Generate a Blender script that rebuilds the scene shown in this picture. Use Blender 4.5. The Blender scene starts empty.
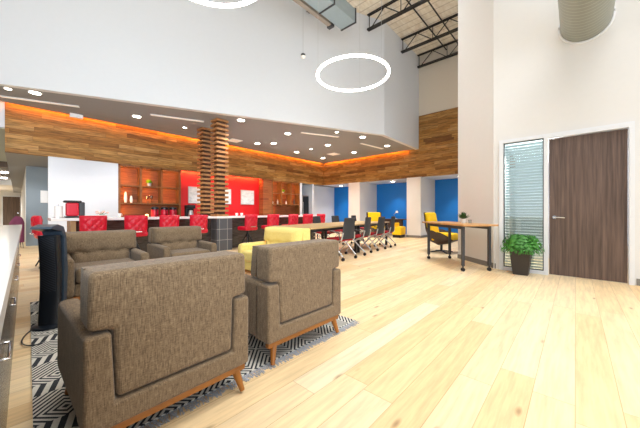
import bpy, bmesh, math, random
from mathutils import Vector, Matrix
random.seed(7)
PI = math.pi
S = bpy.context.scene
C = S.collection

# ---------------------------------------------------------------- camera
CAMZ = 1.08
FW = Vector((0.7361, 0.6769, 0.0)); RT = Vector((0.6769, -0.7361, 0.0))
FPX, HOR = 278.0, 212.0
cd = bpy.data.cameras.new('camera'); cam = bpy.data.objects.new('camera', cd); C.objects.link(cam)
cam.location = (0, 0, CAMZ)
cam.rotation_euler = (PI/2, 0, math.atan2(FW.y, FW.x) - PI/2)
cd.sensor_width = 36; cd.lens = 36*FPX/640; cd.shift_y = -2/640; cd.clip_start = 0.02; cd.clip_end = 200
S.camera = cam

# ---------------------------------------------------------------- world, exposure
w = bpy.data.worlds.new('world'); S.world = w; w.use_nodes = True
bg = w.node_tree.nodes['Background']; bg.inputs[0].default_value = (0.80, 0.90, 1.0, 1); bg.inputs[1].default_value = .62
S.view_settings.view_transform = 'Standard'; S.view_settings.look = 'None'
S.view_settings.gamma = 1.0; S.view_settings.use_curve_mapping = False
S.view_settings.exposure = 0.8

def area(name, loc, target, sx, sy, power, col=(1, 1, 1), spread=PI):
    l = bpy.data.lights.new(name, 'AREA'); l.shape = 'RECTANGLE'; l.size = sx; l.size_y = sy
    l.energy = power; l.color = col; l.spread = spread
    o = bpy.data.objects.new(name, l); C.objects.link(o); o.location = loc
    o.rotation_euler = (Vector(target)-Vector(loc)).to_track_quat('-Z', 'Y').to_euler()
    return o
# daylight through the tall glazing behind the camera
area('window_daylight', (-3.0, -3.0, 2.2), (1.0, 7.6, 4.2), 5, 3.5, 150, (0.84, 0.93, 1.0), math.radians(100))
area('window_daylight_side', (4.6, -6.5, 3.6), (5, 5, 0.5), 5, 4, 60, (1.0, 0.97, 0.92))
area('added_floor_fill', (2.6, -1.2, 7.0), (3.0, 0.4, 0), 5, 5, 135, (0.96, 0.98, 1.0), math.radians(85))  # added fill lamp over the floor; the roof deck has no opening
area('added_floor_fill_far', (7.5, 2.2, 7.0), (7.4, 2.6, 0), 2.5, 2.0, 40, (0.96, 0.98, 1.0), math.radians(70))  # second added fill lamp, lights the far floor from overhead

# ---------------------------------------------------------------- materials
def lin(h):
    h = h.lstrip('#'); r = [int(h[i:i+2], 16)/255 for i in (0, 2, 4)]
    return tuple((c/12.92 if c <= .04045 else ((c+.055)/1.055)**2.4) for c in r) + (1,)
class NT:
    def __init__(s, name):
        s.m = bpy.data.materials.new(name); s.m.use_nodes = True; s.t = s.m.node_tree
        s.b = s.t.nodes['Principled BSDF']; s.o = s.t.nodes['Material Output']
    def n(s, typ, **kw):
        x = s.t.nodes.new(typ)
        for k, v in kw.items():
            if k.startswith('i_'): x.inputs[k[2:].replace('_', ' ')].default_value = v
            else: setattr(x, k, v)
        return x
    def l(s, a, b): s.t.links.new(a, b)
    def math(s, op, a, b=None, c=None):
        x = s.n('ShaderNodeMath', operation=op)
        for i, v in enumerate((a, b, c)):
            if v is None: continue
            if isinstance(v, (int, float)): x.inputs[i].default_value = v
            else: s.l(v, x.inputs[i])
        return x.outputs[0]
    def mix(s, f, a, b, blend='MIX'):
        x = s.n('ShaderNodeMix', data_type='RGBA', blend_type=blend)
        for i, v in ((0, f), (6, a), (7, b)):
            if isinstance(v, (int, float, tuple)): x.inputs[i].default_value = v
            else: s.l(v, x.inputs[i])
        return x.outputs[2]
    def bump(s, h, strength, dist=0.01):
        x = s.n('ShaderNodeBump'); x.inputs['Strength'].default_value = strength; x.inputs['Distance'].default_value = dist
        s.l(h, x.inputs['Height']); s.l(x.outputs[0], s.b.inputs['Normal'])
    def noise(s, vec, scale, detail=3, rough=.5):
        x = s.n('ShaderNodeTexNoise'); x.inputs['Scale'].default_value = scale; x.inputs['Detail'].default_value = detail
        x.inputs['Roughness'].default_value = rough
        if vec is not None: s.l(vec, x.inputs['Vector'])
        return x.outputs['Fac']
    def coord(s, kind='Object'): return s.n('ShaderNodeTexCoord').outputs[kind]
    def mapv(s, vec, scale=(1, 1, 1), loc=(0, 0, 0), rot=(0, 0, 0)):
        x = s.n('ShaderNodeMapping'); x.inputs['Scale'].default_value = scale; x.inputs['Location'].default_value = loc
        x.inputs['Rotation'].default_value = rot; s.l(vec, x.inputs['Vector']); return x.outputs[0]
    def ramp(s, fac, stops):
        x = s.n('ShaderNodeValToRGB'); cr = x.color_ramp
        while len(cr.elements) < len(stops): cr.elements.new(.5)
        for e, (p, c) in zip(cr.elements, stops): e.position = p; e.color = c
        s.l(fac, x.inputs[0]); return x.outputs[0]

def plain(name, hexc, rough=.5, metal=0., var=.06, nscale=12., bump=0., spec=.5):
    N = NT(name); c = lin(hexc)
    f = N.noise(N.coord(), nscale, 3)
    d = tuple(x*(1-var) for x in c[:3])+(1,); e = tuple(min(1, x*(1+var)) for x in c[:3])+(1,)
    N.l(N.mix(f, d, e), N.b.inputs['Base Color'])
    N.b.inputs['Roughness'].default_value = rough; N.b.inputs['Metallic'].default_value = metal
    N.b.inputs['Specular IOR Level'].default_value = spec
    if bump: N.bump(N.noise(N.coord(), nscale*6, 2), bump, .004)
    return N.m
def emit(name, hexc, strength):
    N = NT(name); N.b.inputs['Base Color'].default_value = lin(hexc)
    N.b.inputs['Emission Color'].default_value = lin(hexc); N.b.inputs['Emission Strength'].default_value = strength
    return N.m
def planks(name, cols, bw, rh, gap=.003, rough=.5, axis='xy', gapc='#5a4030', grain=.5, knots=0., spec=.4, contrast=1.):
    """boards with per-board colour, long grain and knots; axis picks which plane the boards lie in"""
    N = NT(name); co = N.coord()
    sx = N.n('ShaderNodeSeparateXYZ'); N.l(co, sx.inputs[0])
    cb = N.n('ShaderNodeCombineXYZ')
    if axis == 'xy': N.l(sx.outputs[0], cb.inputs[0]); N.l(sx.outputs[1], cb.inputs[1])
    else: N.l(N.math('ADD', sx.outputs[0], sx.outputs[1]), cb.inputs[0]); N.l(sx.outputs[2], cb.inputs[1])
    v = cb.outputs[0]
    # row and board ids by hand so that each board gets its own colour
    row = N.math('FLOOR', N.math('DIVIDE', cbsep(N, v, 1), rh))
    shift = N.math('MULTIPLY', N.math('FRACT', N.math('MULTIPLY', N.math('SINE', N.math('MULTIPLY', row, 12.9898)), 43758.5)), bw)
    xs = N.math('ADD', cbsep(N, v, 0), shift)
    bid = N.math('FLOOR', N.math('DIVIDE', xs, bw))
    wn = N.n('ShaderNodeTexWhiteNoise', noise_dimensions='2D'); c2 = N.n('ShaderNodeCombineXYZ')
    N.l(row, c2.inputs[0]); N.l(bid, c2.inputs[1]); N.l(c2.outputs[0], wn.inputs['Vector'])
    n = len(cols)
    base = N.ramp(wn.outputs['Value'], [(i/(n-1) if n > 1 else 0, lin(c)) for i, c in enumerate(cols)])
    # grain
    off = N.n('ShaderNodeVectorMath', operation='ADD'); N.l(v, off.inputs[0]); sc = N.n('ShaderNodeVectorMath', operation='SCALE')
    N.l(wn.outputs['Color'], sc.inputs[0]); sc.inputs['Scale'].default_value = 9.; N.l(sc.outputs[0], off.inputs[1])
    g = N.noise(N.mapv(off.outputs[0], (1.2, 14, 1)), 2.2, 6, .62)
    g2 = N.noise(N.mapv(off.outputs[0], (1, 3, 1)), 2.0, 3, .5)
    gr = N.ramp(g, [(.32, (1-grain*.75,)*3+(1,)), (.62, (1,)*4)])
    col = N.mix(contrast, base, gr, 'MULTIPLY')
    col = N.mix(.35*grain, col, N.ramp(g2, [(.35, (.72, .66, .58, 1)), (.65, (1, 1, 1, 1))]), 'MULTIPLY')
    if knots:
        vo = N.n('ShaderNodeTexVoronoi'); vo.inputs['Scale'].default_value = knots; N.l(N.mapv(off.outputs[0], (.55, 1.7, 1)), vo.inputs['Vector'])
        col = N.mix(N.ramp(vo.outputs['Distance'], [(.015, (.75,)*3+(1,)), (.085, (0, 0, 0, 1))]), col, lin('#6b4422'))
    # joints
    fy = N.math('FRACT', N.math('DIVIDE', cbsep(N, v, 1), rh)); fx = N.math('FRACT', N.math('DIVIDE', xs, bw))
    ey = N.math('LESS_THAN', fy, gap/rh); ex = N.math('LESS_THAN', fx, gap/bw)
    e = N.math('MAXIMUM', ex, ey)
    col = N.mix(N.math('MULTIPLY', e, .6), col, lin(gapc))
    N.l(col, N.b.inputs['Base Color']); N.b.inputs['Roughness'].default_value = rough
    N.b.inputs['Specular IOR Level'].default_value = spec
    N.bump(N.math('SUBTRACT', g, e), .15, .004)
    return N.m
def cbsep(N, v, i):
    x = N.n('ShaderNodeSeparateXYZ'); N.l(v, x.inputs[0]); return x.outputs[i]
def tweed(name, c1, c2, c3, sc=1.):
    N = NT(name); co = N.coord()
    a = N.noise(N.mapv(co, (230*sc, 230*sc, 22*sc)), 1., 3, .7)
    b = N.noise(N.mapv(co, (50*sc, 50*sc, 420*sc)), 1., 2, .6)
    f = N.math('ADD', N.math('MULTIPLY', a, .6), N.math('MULTIPLY', b, .4))
    col = N.ramp(f, [(.32, lin(c1)), (.5, lin(c2)), (.68, lin(c3))])
    N.l(col, N.b.inputs['Base Color']); N.b.inputs['Roughness'].default_value = .95
    N.b.inputs['Specular IOR Level'].default_value = .1; N.b.inputs['Sheen Weight'].default_value = .15
    N.bump(f, .35, .003); return N.m
def woodgrain(name, c1, c2, scale=(3, 3, 30), rough=.4, axisscale=1.):
    N = NT(name); f = N.noise(N.mapv(N.coord(), scale), axisscale, 5, .6)
    N.l(N.ramp(f, [(.3, lin(c1)), (.68, lin(c2))]), N.b.inputs['Base Color']); N.b.inputs['Roughness'].default_value = rough
    N.bump(f, .08, .002); return N.m
def glassy(name, tint='#ffffff', refl=.12):
    N = NT(name); t = N.n('ShaderNodeBsdfTransparent'); t.inputs[0].default_value = lin(tint)
    g = N.n('ShaderNodeBsdfGlossy'); g.inputs['Roughness'].default_value = .02
    fr = N.n('ShaderNodeFresnel'); fr.inputs[0].default_value = 1.5
    mx = N.n('ShaderNodeMixShader'); N.l(N.math('MAXIMUM', fr.outputs[0], refl), mx.inputs[0])
    N.l(t.outputs[0], mx.inputs[1]); N.l(g.outputs[0], mx.inputs[2]); N.l(mx.outputs[0], N.o.inputs[0]); return N.m

M = {}
M['floor'] = planks('light_oak_planks', ['#f0d4a8', '#f3dab0', '#ebca98', '#f5e0bc', '#e5bf88', '#f1d6a8', '#f4dcb2'], 2.1, .19, .0035, .42, 'xy', '#9c7448', .3, 2.4)
M['wood_wall'] = planks('reclaimed_boards', ['#bd8a48', '#a06f33', '#c89a58', '#c08c46', '#7c4e20', '#b98542', '#aa7634', '#d0a466'], 1.1, .12, .005, .6, 'xz', '#3c220c', .9, 3.4)
M['wood_shelf'] = planks('shelf_boards', ['#a85e34', '#b76c3c', '#9a5230'], 1.2, .1, .003, .5, 'xz', '#4a2412', .6)
M['white'] = plain('white_paint', '#dde3ee', .6, var=.015)
M['upper'] = plain('upper_wall_grey_paint', '#d6d9de', .6, var=.015)
M['white2'] = plain('warm_white_paint', '#e3e2e0', .6, var=.015)
M['beige'] = plain('beige_paint', '#d9d0c2', .7, var=.015)
M['soffit'] = plain('soffit_grey_paint', '#8e9094', .8, var=.02)
M['greygreen'] = plain('grey_green_paint', '#b4b8ac', .8, var=.02)
M['darkceil'] = plain('dark_ceiling', '#77706c', .8)
M['bluegrey'] = plain('blue_grey_paint', '#8f9ca6', .6, var=.02)
M['blue'] = plain('blue_paint', '#0a7ad6', .5, var=.03)
M['red'] = plain('red_paint', '#d9141c', .5, var=.03)
M['redleather'] = plain('red_leather', '#cf1230', .35, var=.05)
M['redfabric'] = plain('red_seat_fabric', '#a01018', .9)
M['purple'] = plain('purple_fabric', '#7b3a5a', .8)
M['black'] = plain('black_metal', '#16161a', .35, var=.1)
M['blackplastic'] = plain('black_plastic', '#141a22', .28, var=.1)
M['navyplastic'] = plain('navy_plastic', '#36424f', .3, var=.1)
M['charcoal'] = plain('charcoal_metal', '#3a3a3e', .4)
M['truss'] = plain('truss_black_steel', '#22201f', .5)
M['chrome'] = plain('chrome', '#d8d8da', .15, 1., var=.03)
M['silver'] = plain('silver_metal', '#c4c6c8', .35, .8, var=.03)
M['steel'] = plain('brushed_steel', '#a8aaac', .3, .9)
M['walnutlegs'] = woodgrain('honey_wood', '#7d4916', '#9c6124', (6, 6, 6), .35)
M['tabletop'] = woodgrain('table_oak', '#b98550', '#d0a068', (3, 20, 3), .4)
M['pale_top'] = woodgrain('pale_table_laminate', '#b39668', '#c8ac7c', (3, 20, 3), .4)
M['door'] = woodgrain('grey_brown_door', '#4a3b34', '#745f55', (26, 26, 1.1), .5)
M['doorbrown'] = woodgrain('corridor_door', '#4a392c', '#6b5443', (26, 26, 1.1), .5)
M['slat'] = woodgrain('slat_wood', '#8a5a32', '#b88654', (6, 6, 30), .5)
M['slatdark'] = woodgrain('slat_core_wood', '#3a2212', '#5a3820', (6, 6, 30), .6)
M['shelfframe'] = woodgrain('shelf_frame_wood', '#6e4424', '#94622f', (20, 20, 5), .5)
M['tweed'] = tweed('brown_tweed', '#4c3f32', '#75624d', '#9c876c')
M['yellowfab'] = tweed('pale_yellow_fabric', '#dabf62', '#ead07a', '#f3df9a', 1.)
M['yellow'] = plain('bright_yellow_fabric', '#f2c400', .8)
M['brownshell'] = plain('dark_brown_leather', '#41302c', .45)
M['quartz'] = plain('white_quartz', '#f0f1f2', .15, var=.02)
M['darkwood'] = woodgrain('dark_cabinet', '#3a3430', '#57504a', (6, 6, 30), .2)
M['base_grey'] = plain('grey_vinyl_base', '#84807c', .6)
M['frame'] = plain('white_frame', '#e6e9ee', .35, var=.01)
M['blind'] = plain('blind_slat', '#c6ced0', .5, var=.02)
M['blinddark'] = plain('glazing_gasket', '#3a4446', .5)
M['glass'] = glassy('window_glass', '#f2fbfa', .14)
M['fringe'] = plain('grey_fringe', '#a8aab0', .9)
M['clearglass'] = glassy('clear_glass', '#eef4f4', .2)
M['pot'] = plain('dark_planter', '#38322f', .5)
M['whitepot'] = plain('white_ceramic', '#f0eeea', .3, var=.02)
M['leaf'] = plain('fern_leaf', '#3c8026', .5, var=.35, nscale=30)
M['leafdark'] = plain('dark_leaf', '#2f5a2a', .5, var=.3, nscale=30)
M['lime'] = plain('lime_leaf', '#8cc414', .5, var=.2)
M['pink'] = plain('pink_petals', '#f0c8bc', .6)
M['ringglow'] = emit('ring_glow', '#fffaf0', 8)
M['lampglow'] = emit('downlight_glow', '#fff6e6', 12)
M['added_vent_glow'] = emit('slot_diffuser', '#f2ece2', .12)  # faint glow added to air vent blades, which are no lamps
M['signwhite'] = plain('white_sign', '#f4f4f4', .4, var=.01)
M['cove'] = emit('cove_led', '#ff8a14', 28)
M['covered'] = emit('cove_led_red_wall', '#ffae58', 45)
M['candle'] = emit('candle_glow', '#ffc070', 6)
M['label'] = plain('white_paper', '#f2f2f0', .6, var=.02)
M['mesh'] = plain('mesh_fabric', '#303236', .7, var=.2, nscale=120)
M['duct'] = plain('galvanised_duct', '#9fb0b8', .35, .45)
M['ductbeige'] = plain('beige_channel', '#9a9288', .5)

# spiral duct: seams run round it
N = NT('spiral_duct'); sx = cbsep(N, N.coord(), 0)
wv = N.math('POWER', N.math('ABSOLUTE', N.math('SINE', N.math('MULTIPLY', sx, PI/.085))), 12.)
inv = N.math('POWER', N.math('SUBTRACT', 1., N.math('ABSOLUTE', N.math('SINE', N.math('MULTIPLY', sx, PI/.085)))), 6.)
N.l(N.mix(inv, lin('#9a9c90'), lin('#c2c4b6')), N.b.inputs['Base Color']); N.b.inputs['Metallic'].default_value = .5; N.b.inputs['Roughness'].default_value = .4
N.bump(inv, .6, .01); M['spiral'] = N.m

# roof deck: cream corrugation with dark seams
N = NT('roof_deck'); co = N.coord(); sy = cbsep(N, co, 1); sx = cbsep(N, co, 0)
f = N.math('FRACT', N.math('DIVIDE', sx, .30)); st = N.math('LESS_THAN', f, .12)
n = N.noise(N.mapv(co, (2, 6, 1)), 1.5, 4, .6)
N.l(N.mix(N.math('MULTIPLY', st, .4), N.ramp(n, [(.3, lin('#ddd2be')), (.7, lin('#f6f0e4'))]), lin('#8a7c68')), N.b.inputs['Base Color'])
N.b.inputs['Roughness'].default_value = .9; N.bump(n, .5, .05); M['deck'] = N.m

# tile: grey with pale grout (object coords)
def tile(name, c1, c2, bw, rh):
    N = NT(name); v = N.coord(); sep = N.n('ShaderNodeSeparateXYZ'); N.l(v, sep.inputs[0])
    cb = N.n('ShaderNodeCombineXYZ'); N.l(N.math('ADD', sep.outputs[0], sep.outputs[1]), cb.inputs[0]); N.l(sep.outputs[2], cb.inputs[1])
    b = N.n('ShaderNodeTexBrick'); b.offset = 0.
    N.l(cb.outputs[0], b.inputs['Vector']); b.inputs['Color1'].default_value = lin(c1); b.inputs['Color2'].default_value = lin(c2)
    b.inputs['Mortar'].default_value = lin('#a8a8a6'); b.inputs['Scale'].default_value = 1.; b.inputs['Mortar Size'].default_value = .006
    b.inputs['Brick Width'].default_value = bw; b.inputs['Row Height'].default_value = rh
    N.l(b.outputs['Color'], N.b.inputs['Base Color']); N.b.inputs['Roughness'].default_value = .35; return N.m
M['tile'] = tile('grey_tile', '#4c4f56', '#5a5d64', .235, .30)

# rug: rows of concentric lozenges alternating with short bars
N = NT('rug_weave'); co = N.coord(); X = cbsep(N, co, 0); Y = cbsep(N, co, 1)
def tri(v, p): return N.math('ABSOLUTE', N.math('SUBTRACT', N.math('FRACT', N.math('DIVIDE', v, p)), .5))
dx = tri(X, .36); dy = tri(Y, .46)
rows = N.math('ADD', N.math('MULTIPLY', dx, .9), N.math('MULTIPLY', dy, 1.1))
loz = N.math('GREATER_THAN', N.math('FRACT', N.math('MULTIPLY', rows, 10.5)), .48)
bars = N.math('GREATER_THAN', N.math('FRACT', N.math('MULTIPLY', N.math('ADD', X, N.math('MULTIPLY', dy, .12)), 1/.06)), .5)
sel = N.math('LESS_THAN', N.math('FRACT', N.math('DIVIDE', Y, .46)), .30)
chk = N.math('LESS_THAN', N.math('FRACT', N.math('DIVIDE', X, .72)), .5)
sel = N.math('MULTIPLY', sel, chk)
pat = N.math('ADD', N.math('MULTIPLY', sel, bars), N.math('MULTIPLY', N.math('SUBTRACT', 1., sel), loz))
fz = N.noise(co, 160, 2)
N.l(N.mix(pat, N.mix(fz, lin('#26282c'), lin('#4a4c50')), N.mix(fz, lin('#b8b4aa'), lin('#e4e0d6'))), N.b.inputs['Base Color'])
N.b.inputs['Roughness'].default_value = 1.; N.b.inputs['Specular IOR Level'].default_value = .05; N.bump(fz, .5, .004); M['rug'] = N.m

# perforated black grille
N = NT('speaker_grille'); co = N.coord(); z = cbsep(N, co, 2)
f = N.math('GREATER_THAN', N.math('FRACT', N.math('DIVIDE', N.math('ADD', z, N.math('MULTIPLY', cbsep(N, co, 0), .5)), .022)), .55)
N.l(N.mix(f, lin('#0c0e12'), lin('#2c323c')), N.b.inputs['Base Color']); N.b.inputs['Roughness'].default_value = .4; M['grille'] = N.m
# framed abstract print: pale with grey strokes
N = NT('pale_print'); n = N.noise(N.mapv(N.coord(), (3, 3, 6)), 1.6, 5, .7)
N.l(N.ramp(n, [(.3, lin('#b4babd')), (.5, lin('#dfe2e4')), (.7, lin('#f2f2f2'))]), N.b.inputs['Base Color']); M['print'] = N.m

# ---------------------------------------------------------------- mesh helpers
class MB:
    def __init__(s): s.bm = bmesh.new()
    def _merge(s, t, mat=None, mi=0):
        if mat is not None: bmesh.ops.transform(t, matrix=mat, verts=t.verts)
        for f in t.faces: f.material_index = mi
        me = bpy.data.meshes.new('tmp'); t.to_mesh(me); t.free(); s.bm.from_mesh(me); bpy.data.meshes.remove(me)
    def box(s, c, size, bev=0, seg=2, rot=None, mi=0):
        t = bmesh.new(); bmesh.ops.create_cube(t, size=1)
        bmesh.ops.scale(t, vec=size, verts=t.verts)
        if bev: bmesh.ops.bevel(t, geom=list(t.edges), offset=min(bev, min(size)*.49), segments=seg, affect='EDGES', profile=.5)
        m = Matrix.Translation(c)
        if rot is not None: m = m @ (rot if isinstance(rot, Matrix) else Matrix.Rotation(rot, 4, 'Z'))
        s._merge(t, m, mi); return s
    def bb(s, x0, x1, y0, y1, z0, z1, bev=0, seg=2, mi=0):
        return s.box(((x0+x1)/2, (y0+y1)/2, (z0+z1)/2), (abs(x1-x0), abs(y1-y0), abs(z1-z0)), bev, seg, None, mi)
    def prism(s, pts, depth, plane='xz', at=0., bev=0, seg=2, mi=0):
        """outline in a plane, thickened along the third axis from `at` to at+depth"""
        t = bmesh.new()
        def P(a, b, d): return {'xz': (a, d, b), 'xy': (a, b, d), 'yz': (d, a, b)}[plane]
        v0 = [t.verts.new(P(a, b, at)) for a, b in pts]; v1 = [t.verts.new(P(a, b, at+depth)) for a, b in pts]
        t.faces.new(v0); t.faces.new(v1[::-1]); n = len(pts)
        for i in range(n): t.faces.new((v0[i], v1[i], v1[(i+1) % n], v0[(i+1) % n]))
        bmesh.ops.recalc_face_normals(t, faces=t.faces)
        if bev: bmesh.ops.bevel(t, geom=list(t.edges), offset=bev, segments=seg, affect='EDGES', profile=.5)
        s._merge(t, None, mi); return s
    def cone(s, p0, p1, r0, r1, seg=16, mi=0):
        p0, p1 = Vector(p0), Vector(p1); d = p1-p0
        t = bmesh.new(); bmesh.ops.create_cone(t, cap_ends=True, segments=seg, radius1=r0, radius2=r1, depth=d.length)
        s._merge(t, Matrix.Translation((p0+p1)/2) @ d.to_track_quat('Z', 'Y').to_matrix().to_4x4(), mi); return s
    def bar(s, p0, p1, w, h=None, mi=0):
        h = h or w; p0, p1 = Vector(p0), Vector(p1); d = p1-p0
        t = bmesh.new(); bmesh.ops.create_cube(t, size=1); bmesh.ops.scale(t, vec=(w, h, d.length), verts=t.verts)
        s._merge(t, Matrix.Translation((p0+p1)/2) @ d.to_track_quat('Z', 'Y').to_matrix().to_4x4(), mi); return s
    def ball(s, c, r, sc=(1, 1, 1), seg=16, mi=0):
        t = bmesh.new(); bmesh.ops.create_uvsphere(t, u_segments=seg, v_segments=max(6, seg//2), radius=r)
        bmesh.ops.scale(t, vec=sc, verts=t.verts); s._merge(t, Matrix.Translation(c), mi); return s
    def lathe(s, prof, c=(0, 0, 0), seg=20, mi=0):
        t = bmesh.new(); rings = []
        for r, z in prof:
            rings.append([t.verts.new((r*math.cos(2*PI*i/seg), r*math.sin(2*PI*i/seg), z)) for i in range(seg)])
        for a, b in zip(rings, rings[1:]):
            for i in range(seg): t.faces.new((a[i], a[(i+1) % seg], b[(i+1) % seg], b[i]))
        t.faces.new(rings[0][::-1]); t.faces.new(rings[-1])
        bmesh.ops.remove_doubles(t, verts=t.verts, dist=1e-5)
        s._merge(t, Matrix.Translation(c), mi); return s
    def tube(s, pts, r, seg=8, closed=False, mi=0):
        pts = [Vector(p) for p in pts]; n = len(pts); t = bmesh.new(); rings = []
        for i, p in enumerate(pts):
            if closed: d = pts[(i+1) % n]-pts[i-1]
            else: d = pts[min(i+1, n-1)]-pts[max(i-1, 0)]
            q = d.to_track_quat('Z', 'Y'); rr = r[i] if isinstance(r, (list, tuple)) else r
            rings.append([t.verts.new(p+q @ Vector((rr*math.cos(2*PI*k/seg), rr*math.sin(2*PI*k/seg), 0))) for k in range(seg)])
        m = n if closed else n-1
        for i in range(m):
            a, b = rings[i], rings[(i+1) % n]
            for k in range(seg): t.faces.new((a[k], a[(k+1) % seg], b[(k+1) % seg], b[k]))
        if not closed: t.faces.new(rings[0][::-1]); t.faces.new(rings[-1])
        bmesh.ops.recalc_face_normals(t, faces=t.faces)
        s._merge(t, None, mi); return s
    def ring(s, c, R, r, seg=48, mi=0, nrm='z', sq=None):
        P = []
        for i in range(seg):
            a = 2*PI*i/seg
            o = {'z': (R*math.cos(a), R*math.sin(a), 0), 'x': (0, R*math.cos(a), R*math.sin(a))}[nrm]
            P.append(Vector(c)+Vector(o))
        return s.tube(P, r, 10, True, mi)
    def grid(s, fn, nu, nv, thick=None, mi=0):
        """surface fn(u,v) in 0..1; with thick a second skin fn2 closes it"""
        t = bmesh.new(); A = [[t.verts.new(fn(i/nu, j/nv)) for j in range(nv+1)] for i in range(nu+1)]
        for i in range(nu):
            for j in range(nv): t.faces.new((A[i][j], A[i+1][j], A[i+1][j+1], A[i][j+1]))
        if thick:
            B = [[t.verts.new(thick(i/nu, j/nv)) for j in range(nv+1)] for i in range(nu+1)]
            for i in range(nu):
                for j in range(nv): t.faces.new((B[i][j+1], B[i+1][j+1], B[i+1][j], B[i][j]))
            for i in range(nu):
                t.faces.new((A[i+1][0], A[i][0], B[i][0], B[i+1][0])); t.faces.new((A[i][nv], A[i+1][nv], B[i+1][nv], B[i][nv]))
            for j in range(nv):
                t.faces.new((A[0][j], A[0][j+1], B[0][j+1], B[0][j])); t.faces.new((A[nu][j+1], A[nu][j], B[nu][j], B[nu][j+1]))
            bmesh.ops.recalc_face_normals(t, faces=t.faces)
        s._merge(t, None, mi); return s
    def build(s, name, mat, parent=None, smooth=True, loc=None, rz=0):
        me = bpy.data.meshes.new(name); s.bm.to_mesh(me); s.bm.free()
        for m in (mat if isinstance(mat, (list, tuple)) else [mat]): me.materials.append(M[m])
        o = bpy.data.objects.new(name, me); C.objects.link(o)
        if smooth:
            for p in me.polygons: p.use_smooth = True
            me.set_sharp_from_angle(angle=math.radians(42))
            wn = o.modifiers.new('wn', 'WEIGHTED_NORMAL'); wn.keep_sharp = True
        if parent: o.parent = parent
        if loc is not None: o.location = loc
        o.rotation_euler.z = rz
        return o
def struct(o): o['kind'] = 'structure'; return o
def tag(o, label, cat, group=None, kind=None):
    o['label'] = label; o['category'] = cat
    if group: o['group'] = group
    if kind: o['kind'] = kind
    return o
def thing(name, label, cat, loc=(0, 0, 0), rz=0, group=None):
    o = bpy.data.objects.new(name, None); C.objects.link(o); o.location = loc; o.rotation_euler.z = rz
    o.empty_display_size = .1
    return tag(o, label, cat, group)
def dup(root, loc, rz, label):
    r = root.copy(); C.objects.link(r); r.location = loc; r.rotation_euler.z = rz; r['label'] = label
    for ch in root.children:
        c = ch.copy(); C.objects.link(c); c.parent = r
        for g in ch.children:
            d = g.copy(); C.objects.link(d); d.parent = c
    return r
def at(u, v, z):
    """point of the horizontal plane z seen at pixel u, v of the photograph (used once, to survey positions)"""
    d = (z-CAMZ)*FPX/(HOR-v); t = (u-320)/FPX
    p = (FW+RT*t)*d; return Vector((p.x, p.y, z))

# ---------------------------------------------------------------- shell
XB, YB, XD = 11.34, 10.15, 6.17          # back wall plane, bar wall plane, door wall plane
ZB0, ZB1, ZS, ZR = 2.54, 3.80, 3.70, 7.55  # wood band bottom/top, soffit, roof deck
struct(MB().bb(-4, 13.2, -8, 32, -.1, 0).build('floor', 'floor', smooth=False))
struct(MB().bb(-5, 13.2, -8, 11, ZR, ZR+.15).build('ceiling', 'deck', smooth=False))
# soffit over the bar and the slanting wall above it
dv = Vector((8.67, -3.88)); P0 = Vector((-.24, 8.64)); A = P0-dv*.43; AS = P0-dv*.345; B = Vector((8.43, 4.78)); E = Vector((XB, 4.82))
struct(MB().prism([(AS.x, AS.y+.03), (B.x, B.y+.03), (XB-.14, E.y+.0), (XB-.14, YB-.14), (AS.x, YB-.14)], .12, 'xy', ZS).build('ceiling_soffit', 'soffit', smooth=False))
nv = Vector((-dv.y, dv.x)).normalized()*.14
struct(MB().prism([(A.x, A.y), (B.x, B.y), (E.x, E.y), (E.x, E.y+.14), (B.x+.03, B.y+.14), (A.x+nv.x, A.y+nv.y)], ZR-ZS+.002, 'xy', ZS-.002).build('wall_upper', 'upper', smooth=False))
# wood cladding band
struct(MB().bb(-.21, XB, YB-.03, YB+.12, ZB0, ZB1).build('wall_wood_band', 'wood_wall', smooth=False))
struct(MB().bb(XB-.03, XB+.12, .5, YB-.03, ZB0, ZB1).bb(XB-.03, XB+.12, .5, 4.81, ZB1, 5.07).build('wall_wood_back', 'wood_wall', smooth=False))
struct(MB().bb(XB, XB+.12, .5, 4.82, 5.07, ZR).bb(XB+.101, XB+.12, 4.82, YB, ZB1+.001, ZB1+.1).build('wall_back', 'beige', smooth=False))
struct(MB().bb(A.x, XB, YB-.16, YB+.12, ZB1+.001, ZB1+.1).bb(XB-.16, XB+.1, 4.9, YB-.16, ZB1+.001, ZB1+.1).build('wall_bar_header', 'soffit', smooth=False))
struct(MB().bb(-4.1, -4, 3.5, 10.2, 0, ZR).build('wall_left', 'white2', smooth=False))
# lower bar wall pieces
struct(MB().bb(.54, 2.05, YB, YB+.1, 0, ZB0).build('wall_bar', 'white', smooth=False))
struct(MB().bb(3.86, 7.34, YB+.32, YB+.4, 0, ZB0+.119).build('wall_red', 'red', smooth=False))
struct(MB().bb(7.34, 7.80, YB, YB+.38, 0, ZB0).build('wall_wood_panel', 'wood_shelf', smooth=False))
struct(MB().bb(9.56, 9.70, YB, YB+.1, 0, ZB0).bb(10.45, 10.56, YB, YB+.9, 0, ZB0).bb(10.56, 12.95, YB+.55, YB+.65, 0, ZB0).bb(9.56, 9.66, YB+.1, YB+1.3, 0, ZB0).build('wall_kitchen', 'white', smooth=False))
struct(MB().bb(9.66, 10.45, YB+1.2, YB+1.3, 0, ZB0).build('wall_kitchen_rear', 'bluegrey', smooth=False))
struct(MB().bb(-.21, 3.86, YB+.121, YB+2.9, ZB0+.001, ZB0+.1).bb(7.34, 13.0, YB+.121, YB+2.9, ZB0+.001, ZB0+.1).bb(3.86, 7.34, YB+.121, YB+2.9, ZB0+.12, ZB0+.2).bb(-.21, .2, YB+2.9, 31, ZB0, ZB0+.1).build('ceiling_low_bar', 'soffit', smooth=False))
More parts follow.
